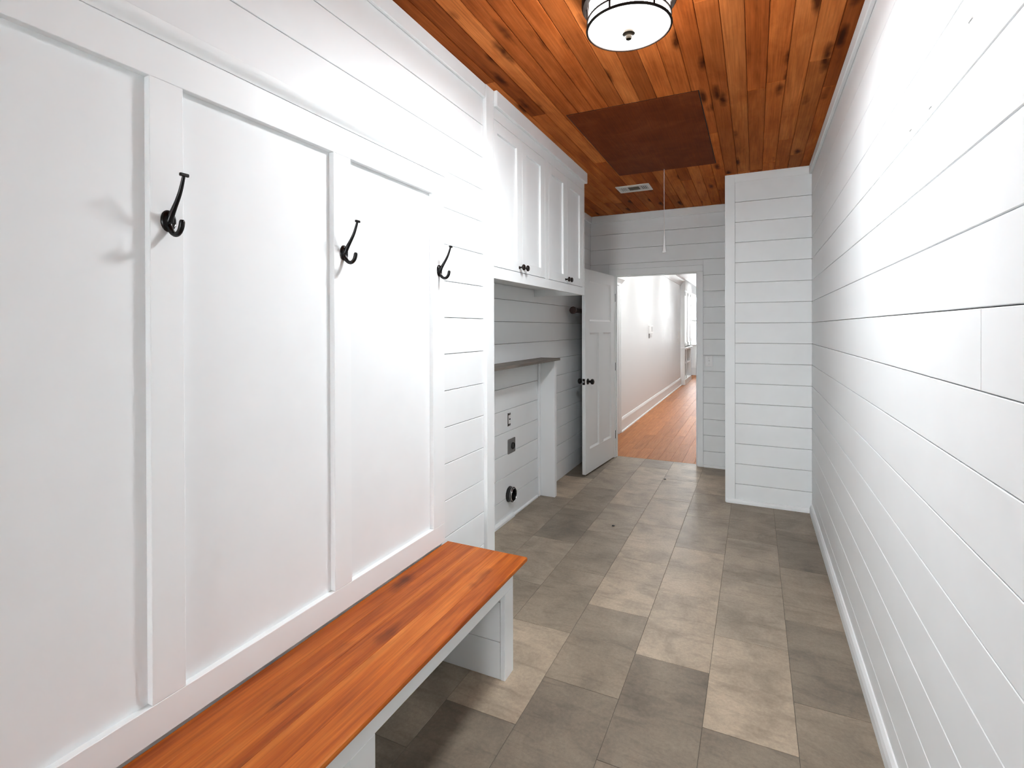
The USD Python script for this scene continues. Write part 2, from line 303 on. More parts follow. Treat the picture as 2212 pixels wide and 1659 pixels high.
for x0, x1 in ((GX0, xm-0.001), (xm+0.001, GX1)):
    obj('frame', join(cbox(x0, x0+0.075, YB-0.07, YB-0.03, 0.005, GZ, 0.002), cbox(x1-0.075, x1, YB-0.07, YB-0.03, 0.005, GZ, 0.002), cbox(x0+0.07, x1-0.07, YB-0.07, YB-0.03, 0.005, 0.20, 0.002), cbox(x0+0.07, x1-0.07, YB-0.07, YB-0.03, GZ-0.08, GZ, 0.002)), TRIM, gd)
    obj('pane', cbox(x0+0.07, x1-0.07, YB-0.053, YB-0.047, 0.195, GZ-0.075, 0.0005), PANE, gd)

# flat trims -------------------------------------------------------------
def crown(name, label, m, mt=None): return solo(name, m, TRIM, label, 'trim', kind='structure')
crown('trim_1', 'flat white crown board over the left shiplap', cbox(XL, XL+0.017, YB, 2.3705, 2.676, H, 0.004))
crown('trim_2', 'flat white upright post at the edge of the laundry recess', cbox(XL-LT, XP, 2.3715, 2.4555, 0, H, 0.0015))
crown('trim_3', 'flat white crown board along the right wall', cbox(XR-0.020, XR, YB, YC, 2.682, H, 0.004))
crown('trim_4', 'flat white crown board over the closet face', cbox(XCT, XR-0.0205, YC-0.0035, YC, 2.684, H, 0.0015))
crown('trim_5', 'flat white crown board over the end wall', cbox(XN+0.0205, XC, YE-0.019, YE, 2.670, H, 0.004))
crown('trim_6', 'short white crown board between cabinet and end wall', cbox(XN, XN+0.020, 4.112, YE, 2.670, H, 0.004))
def shoe_x(x, d, y0, y1, h, t):    # along y; wall face at x, room side d
    return prism([(x, 0), (x + d*t, 0), (x + d*t, h*0.55), (x + d*t*0.75, h*0.82), (x + d*t*0.3, h), (x, h)], 'y', y0, y1)
def shoe_y(y, x0, x1, h, t): return prism([(y, 0), (y, h), (y - t*0.3, h), (y - t*0.75, h*0.82), (y - t, h*0.5), (y - t, 0)], 'x', x0, x1)
solo('baseboard_right', shoe_x(XR, -1, YB, YC-0.02, 0.075, 0.0185), TRIM, 'low white rounded baseboard along the right wall', 'baseboard', kind='structure')
solo('baseboard_closet', shoe_y(YC, XCT-0.07, XR, 0.034, 0.018), TRIM, 'low white shoe moulding under the closet face', 'baseboard', kind='structure')
solo('baseboard_end', shoe_y(YE, DX1+0.066, XC, 0.028, 0.014), TRIM, 'low white shoe moulding right of the doorway', 'baseboard', kind='structure')
solo('baseboard_recess', join(shoe_x(XN, 1, 2.456, 3.62, 0.030, 0.020), prism([(XN, 0), (XN+0.012, 0), (XN+0.012, 0.012), (XN, 0.018)], 'y', 3.62, 4.12)), TRIM, 'chipped white shoe moulding inside the laundry recess', 'baseboard', kind='structure')

# doorway trim -------------------------------------------------------------
tr = setting('trim_7', 'white casing and jambs of the hall doorway', 'door frame')
obj('jamb', cbox(DX0-0.019, DX0, YE-0.001, 5.866, 0, DZ, 0.001), TRIM, tr)
obj('jamb', cbox(DX1, DX1+0.019, YE-0.001, 5.866, 0, DZ, 0.001), TRIM, tr)
obj('head_jamb', cbox(DX0-0.019, DX1+0.019, YE-0.001, 5.866, DZ, DZ+0.019, 0.001), TRIM, tr)
obj('casing', cbox(DX1+0.004, DX1+0.0645, YE-0.014, YE, 0, DZ+0.004, 0.003), TRIM, tr)
obj('casing', cbox(DX0-0.0645, DX0-0.004, YE-0.014, YE, 0, DZ+0.004, 0.003), TRIM, tr)
obj('head_casing', cbox(DX0-0.0645, DX1+0.0645, YE-0.014, YE, DZ+0.004, DZ+0.072, 0.003), TRIM, tr)
obj('door_stop', join(cbox(DX1-0.011, DX1, 5.790, 5.822, 0, DZ-0.011, 0.001), cbox(DX0, DX0+0.011, 5.790, 5.822, 0, DZ-0.011, 0.001), cbox(DX0, DX1, 5.790, 5.822, DZ-0.011, DZ, 0.001)), TRIM, tr)
obj('strike_plate', cbox(DX1-0.0015, DX1, 5.752, 5.782, 0.90, 0.965, 0.0004), DARK, tr, label='dark metal strike plate')

# the open door: local x from the free edge to the hinge, y = thickness (0 = room face, + = behind), z up
DW, DT = 0.865, 0.036
ang = math.atan2(5.745-4.887, -1.436+1.514)
dr = thing('door_1', 'white three-panel door standing open against the laundry recess', 'door', (-1.514, 4.887, 0.012), ang, kind='structure')
DH = 2.046
def dz(z): return z - 0.012
obj('stile', cbox(0, 0.116, 0, DT, 0, DH, 0.0015), TRIM, dr)
obj('stile', cbox(0.742, DW, 0, DT, 0, DH, 0.0015), TRIM, dr)
obj('rail', cbox(0.1155, 0.7425, 0, DT, dz(1.943), DH, 0.0015), TRIM, dr)
obj('rail', cbox(0.1155, 0.7425, 0, DT, dz(1.42), dz(1.54), 0.0015), TRIM, dr)
obj('rail', cbox(0.1155, 0.7425, 0, DT, 0, dz(0.252), 0.0015), TRIM, dr)
obj('mullion', cbox(0.373, 0.503, 0, DT, dz(0.2515), dz(1.4205), 0.0015), TRIM, dr)
for x0, x1, a, b in ((0.11, 0.748, 1.535, 1.948), (0.11, 0.379, 0.247, 1.425), (0.497, 0.748, 0.247, 1.425)):
    p_ = obj('panel', cbox(x0, x1, 0.012, DT-0.012, dz(a), dz(b), 0.001), TRIM, dr)
    o = np.array([[x0+0.006, dz(a)+0.005], [x1-0.006, dz(a)+0.005], [x1-0.006, dz(b)-0.005], [x0+0.006, dz(b)-0.005]]); w_ = 0.016
    q = o + w_*np.array([[1, 1], [-1, 1], [-1, -1], [1, -1]])
    v = [[x, 0.002, z] for x, z in o] + [[x, 0.0121, z] for x, z in q] + [[x, 0.0121, z] for x, z in o]
    f = [t for i in range(4) for j in [(i+1) % 4] for t in ([i, j, 4+j], [i, 4+j, 4+i], [4+i, 4+j, 8+j], [4+i, 8+j, 8+i], [8+i, 8+j, j], [8+i, j, i])]
    mm = trimesh.Trimesh(np.array(v), f, process=False); mm.fix_normals()
    obj('moulding', mm, TRIM, p_)
KZ = dz(0.935); KX = 0.060
def knob_profile(s): return [(0.030, 0), (0.030, s*0.004), (0.026, s*0.008), (0.012, s*0.010), (0.011, s*0.026), (0.016, s*0.032), (0.026, s*0.040), (0.028, s*0.050), (0.025, s*0.060), (0.014, s*0.066)]
obj('knob', lathe(knob_profile(-1), 'y', (KX, 0, KZ), 32), BLACK, dr, 40, 'round black doorknob')
obj('knob', lathe(knob_profile(1), 'y', (KX, DT, KZ), 32), BLACK, dr, 40, 'round black doorknob')
lp = obj('latch_plate', cbox(-0.0018, 0.0005, 0.005, DT-0.005, KZ-0.030, KZ+0.030, 0.0004), BLACK, dr, label='black latch plate on the door edge')
obj('latch', cbox(-0.012, 0.0, 0.011, DT-0.011, KZ-0.009, KZ+0.009, 0.002), STEEL, lp, label='steel latch bolt')
for z in (0.25, 1.02, 1.80): obj('hinge', lathe([(0.006, z-0.045), (0.006, z+0.045)], 'z', (DW+0.003, -0.003, 0), 12), DARK, dr, 40)

# ------------------------------------------------------------------ board-and-batten panelling
pn = thing('wall_panelling', 'tall white board-and-batten panelling behind the bench', 'panelling')
stl = [(-0.45, -0.36), (0.137, 0.216), (0.716, 0.794), (1.292, 1.372), (1.875, PY1)]
TR0 = 2.061; BR1 = 0.589
for (a, b), (c, d) in zip(stl[:-1], stl[1:]):
    obj('panel', cbox(XL-LT, XL-0.0005, b-0.03, c+0.03, PZ0+0.01, TR0+0.03, 0.0005), WHITE, pn)
for a, b in stl: obj('stile', cbox(XL-LT, XP, a, b, BR1+0.0004, TR0-0.0004, 0.0012), TRIM, pn)
obj('top_rail', cbox(XL-LT, XP, PY0, PY1, TR0, 2.1555, 0.0012), TRIM, pn)
obj('bottom_rail', cbox(XL-LT, XP, PY0, PY1, PZ0, BR1, 0.0012), TRIM, pn)
obj('ledge_moulding', prism([(XL-LT, 2.1555), (XP+0.003, 2.1555), (XP+0.006, 2.162), (XP+0.013, 2.168), (XP+0.020, 2.178), (XP+0.021, 2.1925), (XP+0.018, 2.1945), (XL-LT, 2.1945)], 'y', PY0-0.02, PY1+0.006), TRIM, pn, 35)

# coat hooks -------------------------------------------------------------------
def hook_meshes():
    th = np.linspace(0, math.pi/2, 9)
    plate = lathe([(0.0001, 0)] + [(math.cos(t), math.sin(t)) for t in th], 'x', (0, 0, 0), 36)
    v = np.array(plate.vertices); v *= [0.011, 0.0180, 0.0262]; plate = trimesh.Trimesh(v, plate.faces, process=False)
    up = np.array([(0.006, -0.002), (0.012, 0.011), (0.022, 0.026), (0.034, 0.043), (0.045, 0.061), (0.053, 0.079), (0.0585, 0.094), (0.0615, 0.1035)])
    t = np.linspace(0, 1, 30); k = np.linspace(0, 1, len(up))
    from scipy.interpolate import CubicSpline
    P = CubicSpline(k, up)(t)
    prong = tube(np.stack([P[:, 0], 0*t, P[:, 1]], 1), np.interp(t, [0, 0.15, 0.4, 1], [0.0085, 0.0070, 0.0052, 0.0034]), 14)
    bar = cbox(0.0585, 0.0655, -0.0105, 0.0105, 0.0985, 0.1060, 0.0012)
    lo = np.array([(0.004, -0.010), (0.010, -0.022), (0.020, -0.0315), (0.033, -0.0345), (0.045, -0.0275), (0.0515, -0.015), (0.0535, -0.002)])
    P = CubicSpline(np.linspace(0, 1, len(lo)), lo)(t)
    low = tube(np.stack([P[:, 0], 0*t, P[:, 1]], 1), np.interp(t, [0, 0.35, 0.8, 0.95, 1], [0.0075, 0.0060, 0.0064, 0.0062, 0.0040]), 14)
    screw = lathe([(0.0036, 0.0), (0.0036, 0.0012), (0.0022, 0.0020)], 'x', (0.0058, 0.0115, -0.010), 14)
    return plate, prong, bar, low, screw
pl, pr, br, lo, sc = hook_meshes()
hy = [0.757, 1.337, 1.922]
h0 = thing('coat_hook', 'nearest and largest of the three black coat hooks, on the left batten', 'coat hook', (XP, hy[0], 1.729), group='black coat hooks on the panelling')
obj('back_plate', pl, BLACK, h0, 50); up_ = obj('upper_prong', pr, BLACK, h0, 50); obj('tip', br, BLACK, up_); obj('lower_hook', lo, BLACK, h0, 50); obj('screw', sc, STEEL, h0, 40)
dup(h0, (XP, hy[1], 1.729), 'middle one of the three black coat hooks, on the middle batten')
dup(h0, (XP, hy[2], 1.727), 'farthest and smallest of the three black coat hooks, beside the shiplap')

# bench ------------------------------------------------------------------------
be = thing('bench', 'low bench with orange-brown pine seat and white base', 'bench')
BX0, BX1, BTOP, BUN = XP+0.001, -0.872, 0.498, 0.4795
BY0, BY1 = -0.45, 1.985
nb = 5; w = (BX1 - BX0)/nb
for i in range(nb):
    x0, x1 = BX0 + w*i, BX0 + w*(i+1)
    if i == nb-1:
        m = prism([(x0+0.0003, BUN), (x1-0.004, BUN), (x1-0.0008, BUN+0.003), (x1, BUN+0.007), (x1, BTOP-0.006), (x1-0.0012, BTOP-0.002), (x1-0.004, BTOP), (x0+0.0003, BTOP)], 'y', BY0, BY1)
    else: m = cbox(x0+0.0002, x1-0.0002, BY0, BY1, BUN, BTOP, 0.0006)
    obj('seat_board', m, BENCH, be, 20)
AX0, AX1 = -0.960, -0.939
obj('apron', cbox(AX0, AX1, BY0, BY1, 0.362, BUN, 0.0015), TRIM, be)
for a, b in ((1.903, 1.985), (1.005, 1.101), (0.10, 0.196), (-0.45, -0.37)):
    obj('leg', cbox(AX0, AX1, a, b, 0, 0.3618, 0.0015), TRIM, be)
    zr = [(0.0, 0.1545), (0.157, 0.3230), (0.3255, BUN)]
    for z0, z1 in zr:
        obj('side_board', cbox(XL+0.001, AX0-0.002, a+0.003, a+0.019, z0, z1, 0.0012), WHITE, be)
        obj('side_board', cbox(XL+0.001, AX0-0.002, b-0.019, b-0.003, z0, z1, 0.0012), WHITE, be)

# wall cabinet over the laundry recess -------------------------------------------
CYA, CYB = 2.4565, 4.082
cb = thing('wall_cabinet', 'white four-door wall cabinet up to the ceiling', 'wall cabinet')
FX0 = XP-0.020
obj('carcass', join(cbox(XN+0.001, FX0, CYA, CYB-0.02, 1.800, 1.818, 0.001), cbox(XN+0.001, FX0, CYA, CYA+0.018, 1.80, H-0.01, 0.001), cbox(XN+0.001, FX0, CYA, CYB-0.02, H-0.03, H-0.001, 0.001), cbox(XN+0.001, XN+0.008, CYA, CYB-0.02, 1.80, H-0.01, 0.001)), WHITE, cb)
obj('end_panel', cbox(XN+0.001, FX0-0.0005, CYB-0.019, CYB, 1.741, H-0.001, 0.001), TRIM, cb)
obj('bottom_rail', cbox(FX0, XP, CYA, CYB, 1.740, 1.8025, 0.001), TRIM, cb)
obj('top_rail', cbox(FX0, XP, CYA, CYB, 2.602, H-0.001, 0.001), TRIM, cb)
obj('centre_stile', cbox(FX0, XP, 3.2055, 3.2700, 1.8026, 2.6018, 0.001), TRIM, cb)
obj('end_stile', cbox(FX0, XP, 4.0265, CYB, 1.8026, 2.6018, 0.001), TRIM, cb)
doors = [(2.4580, 2.8290, 2.500, 2.756, 2.785), (2.8312, 3.2038, 2.895, 3.127, 2.846), (3.2718, 3.6525, 3.327, 3.567, 3.612), (3.6547, 4.0248, 3.714, 3.961, 3.672)]
for i, (a, b, pa, pb, ky) in enumerate(doors):
    z0, z1, pz0, pz1 = 1.8055, 2.5995, 1.867, 2.536
    d = obj('door', join(cbox(FX0+0.001, XP, a, pa, z0, z1, 0.001), cbox(FX0+0.001, XP, pb, b, z0, z1, 0.001), cbox(FX0+0.001, XP, pa-0.001, pb+0.001, pz1, z1, 0.001), cbox(FX0+0.001, XP, pa-0.001, pb+0.001, z0, pz0, 0.001)), TRIM, cb)
    obj('panel', cbox(FX0+0.002, XP-0.0130, pa-0.004, pb+0.004, pz0-0.004, pz1+0.004, 0.0005), TRIM, d)
    obj('knob', lathe([(0.0085, 0), (0.0085, 0.002), (0.0055, 0.004), (0.005, 0.016), (0.009, 0.020), (0.0175, 0.025), (0.0185, 0.030), (0.015, 0.0355), (0.006, 0.038)], 'x', (XP, ky, 1.832), 24), DARK, d, 45, 'small round dark knob')
obj('cornice', join(cbox(XP, XP+0.021, CYA-0.0005, CYB+0.021, 2.664, H-0.0005, 0.003), cbox(XN+0.021, XP+0.001, CYB, CYB+0.021, 2.664, H-0.0005, 0.003)), TRIM, cb)

# laundry shelf, its side panel, fittings -----------------------------------------
ps = thing('side_panel', 'narrow white upright panel carrying the dark laundry shelf', 'panel')
obj('panel', cbox(XN, -1.568, 4.166, 4.212, 0, 1.1895, 0.0015), TRIM, ps)
obj('corner_strip', cbox(XN, XN+0.018, 4.133, 4.1655, 0, 1.1895, 0.004), TRIM, ps)
sh = Polygon([(XN+0.0005, 2.457), (-1.530, 2.457), (-1.530, 4.205), (-1.536, 4.2155), (-1.547, 4.221), (XN+0.0005, 4.221)])
solo('wall_shelf', prism(sh, 'z', 1.190, 1.2095), SHELF, 'dark grey-brown wooden shelf in the laundry recess', 'shelf')
ob = thing('outlet_box', 'open black outlet bracket without cover, uppermost of three wall fittings', 'outlet', (XN, 3.558, 0.766))
obj('back_box', cbox(-0.002, 0.0015, -0.027, 0.027, -0.052, 0.052, 0.0008), PLATE, ob)
obj('yoke', join(cbox(0.0015, 0.005, -0.027, -0.019, -0.050, 0.050, 0.0008), cbox(0.0015, 0.005, -0.022, 0.022, 0.034, 0.048, 0.001), cbox(0.0015, 0.005, -0.022, 0.022, -0.048, -0.034, 0.001), cbox(0.0015, 0.005, 0.002, 0.020, -0.004, 0.006, 0.001)), RUBBER, ob)
for z in (0.041, -0.041): obj('screw', lathe([(0.005, 0), (0.005, 0.003), (0.003, 0.004)], 'x', (0.005, 0.006, z), 12), STEEL, ob, 40)
do = thing('dryer_outlet', 'grey plate with round black dryer socket', 'outlet', (XN, 3.598, 0.556))
pr_ = prism(sbox(-0.0655, -0.056, 0.0655, 0.056).buffer(-0.008).buffer(0.008), 'x', 0.0, 0.005)
obj('plate', pr_, GREYP, do)
so = obj('socket', lathe([(0.027, 0.0045), (0.027, 0.012), (0.024, 0.014), (0.0235, 0.008), (0.001, 0.008)], 'x', (0, 0.016, -0.003), 28), RUBBER, do, 40, 'round black socket')
for a in (0.9, 2.4, 4.7): obj('slot', cbox(0.0078, 0.0088, 0.016+0.011*math.cos(a)-0.002, 0.016+0.011*math.cos(a)+0.002, -0.003+0.011*math.sin(a)-0.006, -0.003+0.011*math.sin(a)+0.006, 0.0003), GREYP, so)
dv = thing('dryer_vent', 'round black dryer vent collar low in the laundry recess', 'vent pipe', (XN, 3.558, 0.190))
obj('collar', lathe([(0.060, 0), (0.060, 0.005), (0.056, 0.007), (0.056, 0.036), (0.051, 0.036), (0.051, 0.004), (0.001, 0.003)], 'x', (0, 0, 0), 40), RUBBER, dv, 40)
obj('duct_liner', lathe([(0.0505, 0.004), (0.0505, 0.040), (0.0475, 0.044), (0.0450, 0.040), (0.0450, 0.004)], 'x', (0, 0, 0), 40), DUCTM, dv, 40, 'shiny metal duct inside the collar')
obj('clamp', torus(0.0555, 0.0022, (0, 0, 0)).apply_transform(trimesh.transformations.rotation_matrix(math.pi/2, [0, 1, 0])).apply_translation((0.033, 0, 0)), STEEL, dv, 40)
rd = thing('hanging_rod', 'dark wooden rod with flared end behind the open door', 'rod', (-1.612, 0, 1.645))
obj('rod', lathe([(0.024, 4.84), (0.024, YE-0.012)], 'y', (0, 0, 0), 24), WALNUT, rd, 40)
obj('finial', lathe([(0.020, 4.790), (0.034, 4.792), (0.037, 4.800), (0.036, 4.812), (0.029, 4.832), (0.0255, 4.842)], 'y', (0, 0, 0), 28), WALNUT, rd, 40)
obj('flange', lathe([(0.032, YE-0.012), (0.034, YE-0.008), (0.034, YE)], 'y', (0, 0, 0), 28), WALNUT, rd, 40)
obj('bracket', join(tube([(-0.103, 5.55, -0.03), (-0.04, 5.55, -0.03), (0, 5.55, -0.028), (0.016, 5.55, -0.020)], 0.006, 10), lathe([(0.022, -0.103), (0.020, -0.097)], 'x', (0, 5.55, -0.03), 20)), WALNUT, rd, 40)
sw = thing('light_switch', 'white wall switch plate right of the hall doorway', 'light switch', (-0.434, YE, 1.119))
obj('plate', cbox(-0.037, 0.037, -0.006, 0, -0.058, 0.058, 0.003), PLATE, sw)
obj('toggle', cbox(-0.005, 0.005, -0.016, -0.004, -0.004, 0.012, 0.0015), PLATE, sw)
for z in (0.030, -0.030): obj('screw', lathe([(0.003, 0), (0.003, -0.001)], 'y', (0, -0.006, z), 10), STEEL, sw)
for y, z, lab in ((1.383, 2.113, 'tiny wire staple on the right wall, nearest and highest'), (1.654, 2.036, 'tiny wire staple on the right wall, middle of three'), (1.839, 2.042, 'tiny wire staple on the right wall, farthest of three')):
    solo('wall_staple', tube([(XR, y-0.011, z-0.003), (XR-0.0012, y-0.010, z), (XR-0.0012, y+0.010, z), (XR, y+0.011, z-0.003)], 0.0011, 8, (1, 0, 0)), PLATE, lab, 'staple')

for x, y, lab in ((-0.949, 3.748, 'tiny dark crumb on the floor tiles in the middle of the aisle'), (-0.787, 5.115, 'tiny dark crumb on the floor tiles near the hall doorway')):
    v = trimesh.creation.icosphere(subdivisions=1, radius=1.0); v.apply_scale((0.011, 0.014, 0.004)); v.apply_translation((x, y, 0.0035))
    solo('floor_crumb', v, RUBBER, lab, 'debris', smooth=60)
# ceiling fittings -------------------------------------------------------------------
LX, LY = -0.430, 1.945
cl = thing('ceiling_light', 'round frosted glass flush-mount ceiling light with bronze frame', 'ceiling light', (LX, LY, 0))
obj('canopy', lathe([(0.174, H), (0.176, H-0.010), (0.176, H-0.056), (0.171, H-0.064), (0.1545, H-0.066), (0.1545, H-0.037)], 'z', (0, 0, 0), 64), BRONZE, cl, 40)
obj('shade', lathe([(0.147, H-0.037), (0.150, 2.62), (0.1505, 2.604), (0.148, 2.604), (0.146, 2.62), (0.143, H-0.037)], 'z', (0, 0, 0), 64), FROST, cl, 40, 'glowing frosted glass drum')
obj('lens', lathe([(0.1475, 2.610), (0.1505, 2.6025), (0.145, 2.5985), (0.11, 2.594), (0.06, 2.5905), (0.02, 2.5895)], 'z', (0, 0, 0), 64), LENS, cl, 40, 'glowing shallow glass bottom')
obj('rim', torus(0.1545, 0.0052, (0, 0, 2.603), 72), BRONZE, cl, 40)
obj('band', torus(0.1540, 0.0034, (0, 0, 2.634), 72), BRONZE, cl, 40)
for i in range(6):
    a = i*math.pi/3 + 0.30
    obj('bar', tube([(0.1535*math.cos(a), 0.1535*math.sin(a), 2.603), (0.1535*math.cos(a), 0.1535*math.sin(a), 2.66), (0.1545*math.cos(a), 0.1545*math.sin(a), H-0.060)], 0.0036, 10, (0.3, 0.5, 0.1)), BRONZE, cl, 40)
obj('finial', lathe([(0.022, 2.5905), (0.024, 2.586), (0.023, 2.581), (0.015, 2.578), (0.0125, 2.574), (0.0135, 2.568), (0.010, 2.562), (0.003, 2.560)], 'z', (0, 0, 0), 32), BRASS, cl, 40)
ah = thing('attic_hatch', 'dark stained plywood attic hatch with a pull cord', 'attic hatch', (-0.647, 3.61, H))
obj('panel', cbox(-0.372, 0.371, -0.675, 0.672, -0.004, 0.0, 0.0015), HATCH, ah)
frame = join(cbox(-0.378, -0.3725, -0.680, 0.677, -0.0008, 0.0, 0.0003), cbox(0.3715, 0.377, -0.680, 0.677, -0.0008, 0, 0.0003), cbox(-0.378, 0.377, -0.680, -0.6755, -0.0008, 0, 0.0003), cbox(-0.378, 0.377, 0.6725, 0.677, -0.0008, 0, 0.0003))
obj('shadow_gap', frame, plain('gap_dark', (0.012, 0.004, 0.002), 0.8), ah)
cd = obj('pull_cord', tube([(-0.010, 0.640, -0.003), (-0.0105, 0.640, -0.2), (-0.010, 0.640, -0.56)], 0.0022, 8), CORDM, ah, 40, 'thin pale pull cord')
obj('cord_bell', lathe([(0.003, -0.545), (0.0045, -0.56), (0.006, -0.60), (0.010, -0.635), (0.016, -0.662), (0.017, -0.672), (0.012, -0.676)], 'z', (-0.010, 0.640, 0), 20), PLATE, cd, 45, 'white flared cord end')
vt = thing('ceiling_vent', 'white rectangular ceiling air vent near the end wall', 'air vent', (-0.996, 4.725, H))
obj('frame', join(cbox(-0.150, 0.150, -0.112, -0.062, -0.006, 0, 0.002), cbox(-0.150, 0.150, 0.062, 0.112, -0.006, 0, 0.002), cbox(-0.150, -0.122, -0.063, 0.063, -0.006, 0, 0.002), cbox(0.122, 0.150, -0.063, 0.063, -0.006, 0, 0.002), cbox(-0.060, -0.050, -0.063, 0.063, -0.006, 0, 0.001), cbox(0.050, 0.060, -0.063, 0.063, -0.006, 0, 0.001)), VENTW, vt)
obj('duct', cbox(-0.123, 0.123, -0.0635, 0.0635, -0.0012, 0, 0.0003), RUBBER, vt, label='dark duct behind the louvers')
def louver(x0, x1, y0, y1, tilt, ax):
    if ax == 'x': return prism([((x0+x1)/2-0.009, -0.006), ((x0+x1)/2-0.0075, -0.006), ((x0+x1)/2+tilt, -0.001), ((x0+x1)/2+tilt-0.0015, -0.001)], 'y', y0, y1)
for i in range(7): obj('louver', cbox(-0.050, 0.050, -0.058+0.0165*i, -0.048+0.0165*i, -0.005, -0.0035, 0.0004), GRILLE, vt, label='grey middle louver')
for i in range(4):
    obj('louver', cbox(-0.120+0.0155*i, -0.110+0.0155*i, -0.062, 0.062, -0.005, -0.003, 0.0006), VENTW, vt)
    obj('louver', cbox(0.064+0.0155*i, 0.071+0.0155*i, -0.062, 0.062, -0.005, -0.003, 0.0006), VENTW, vt)

# ------------------------------------------------------------------ the hall beyond the doorway
HX0, HX1, HY0, HY1, HC = -1.715, -0.50, 5.865, 13.68, 2.70
FY = 16.75                                           # far wall of the room past the hall
hf = setting('hall_floor', 'glossy orange oak plank floor of the hall', 'floor')
obj('subfloor', trimesh.creation.box(bounds=[(-2.4, 5.832, -0.12), (2.2, FY+0.1, -0.0015)]), plain('subfloor', (0.12, 0.045, 0.015), 0.8), hf)
x = HX0 - 0.02; i = 0
while x < -0.44:
    cuts = [5.832]; y = 5.832 + RNG.uniform(0.3, 1.3)
    while y < FY - 0.2: cuts.append(y); y += RNG.uniform(0.8, 1.9)
    cuts.append(FY)
    for a, b in zip(cuts[:-1], cuts[1:]): obj('plank', cbox(x+0.0005, x+0.1265, a+0.0005, b-0.0005, -0.012, 0.0, 0.0012), OAK, hf)
    x += 0.127
obj('plank', trimesh.creation.box(bounds=[(x, HY1, -0.012), (2.0, FY, -0.0002)]), OAK, hf)
hl = setting('wall_hall_left', 'pale hall wall seen through the doorway', 'wall')
obj('plaster', trimesh.creation.box(bounds=[(-1.90, 5.875, 0), (HX0, HY1, 2.95)]), HALLW, hl)
solo('wall_hall_right', trimesh.creation.box(bounds=[(HX1, 5.865, 0), (HX1+0.12, HY1, 2.95)]), HALLW, 'right wall of the hall, mostly hidden', 'wall', kind='structure')
far = setting('wall_far', 'bright white far room wall behind the hall', 'wall')
WX0, WX1, WZ0, WZ1 = -1.80, -1.25, 0.95, 2.42
obj('plaster', join(trimesh.creation.box(bounds=[(-2.4, FY, 0), (WX0, FY+0.12, 2.95)]), trimesh.creation.box(bounds=[(WX1, FY, 0), (2.12, FY+0.12, 2.95)]), trimesh.creation.box(bounds=[(WX0, FY, 0), (WX1, FY+0.12, WZ0)]), trimesh.creation.box(bounds=[(WX0, FY, WZ1), (WX1, FY+0.12, 2.95)])), HALLW, far)
obj('side_plaster', join(trimesh.creation.box(bounds=[(-2.4, HY1, 0), (-2.25, FY, 2.95)]), trimesh.creation.box(bounds=[(2.0, HY1, 0), (2.12, FY, 2.95)]), trimesh.creation.box(bounds=[(HX1+0.12, HY1-0.12, 0), (2.0, HY1, 2.95)])), HALLW, far)
solo('hall_ceiling', trimesh.creation.box(bounds=[(-2.4, 5.866, HC), (2.12, FY+0.12, HC+0.25)]), HALLW, 'white plaster ceiling of the hall', 'ceiling', kind='structure')
w1 = setting('window_1', 'bright window in the far room', 'window')
obj('frame', join(cbox(WX0-0.06, WX0+0.03, FY-0.02, FY+0.06, WZ0, WZ1, 0.003), cbox(WX1-0.03, WX1+0.06, FY-0.02, FY+0.06, WZ0, WZ1, 0.003), cbox(WX0-0.06, WX1+0.06, FY-0.02, FY+0.06, WZ1, WZ1+0.08, 0.003), cbox(WX0+0.03, WX1-0.03, FY+0.02, FY+0.05, (WZ0+WZ1)/2-0.02, (WZ0+WZ1)/2+0.02, 0.002)), TRIM, w1)
obj('sill', cbox(WX0-0.08, WX1+0.08, FY-0.06, FY+0.06, WZ0-0.035, WZ0, 0.004), TRIM, w1)
obj('pane', cbox(WX0+0.028, WX1-0.028, FY+0.045, FY+0.049, WZ0, WZ1, 0.0005), PANE, w1)
obj('apron_panel', join(cbox(WX0+0.02, WX1-0.02, FY-0.012, FY, 0.22, WZ0-0.06, 0.004)), TRIM, w1)
hb = setting('baseboard_hall', 'tall white hall baseboard with moulded cap', 'baseboard')
obj('board', cbox(HX0, HX0+0.018, 7.1505, HY1, 0, 0.150, 0.001), TRIM, hb)
obj('cap', prism([(HX0, 0.150), (HX0+0.020, 0.150), (HX0+0.020, 0.165), (HX0+0.012, 0.180), (HX0+0.008, 0.193), (HX0, 0.195)], 'y', 7.1505, HY1), TRIM, hb, 30)
obj('shoe', prism([(HX0+0.018, 0), (HX0+0.034, 0), (HX0+0.033, 0.010), (HX0+0.027, 0.018), (HX0+0.018, 0.020)], 'y', 7.1505, HY1), TRIM, hb, 30)
hc = setting('trim_8', 'white moulded door casing with cap on the hall wall', 'trim')
obj('casing', join(cbox(HX0, HX0+0.018, 7.03, 7.15, 0, 2.06, 0.002), cbox(HX0+0.016, HX0+0.030, 7.115, 7.15, 0, 2.06, 0.003), cbox(HX0+0.016, HX0+0.026, 7.03, 7.05, 0, 2.06, 0.003)), TRIM, hc)
obj('casing', cbox(HX0, HX0+0.022, 5.97, 6.07, 0, 2.06, 0.002), TRIM, hc)
obj('frieze', cbox(HX0, HX0+0.022, 5.94, 7.155, 2.06, 2.10, 0.002), TRIM, hc)
obj('cap', prism([(HX0, 2.09), (HX0+0.022, 2.09), (HX0+0.06, 2.135), (HX0+0.07, 2.14), (HX0+0.07, 2.20), (HX0, 2.20)], 'y', 5.92, 7.20), TRIM, hc, 20)
solo('trim_9', join(prism([(HX0, 2.55), (HX0+0.014, 2.55), (HX0+0.02, 2.57), (HX0+0.055, 2.62), (HX0+0.11, 2.66), (HX0+0.12, HC), (HX0, HC)], 'y', 5.867, HY1)), TRIM, 'white crown moulding along the hall wall', 'trim', smooth=20, kind='structure')
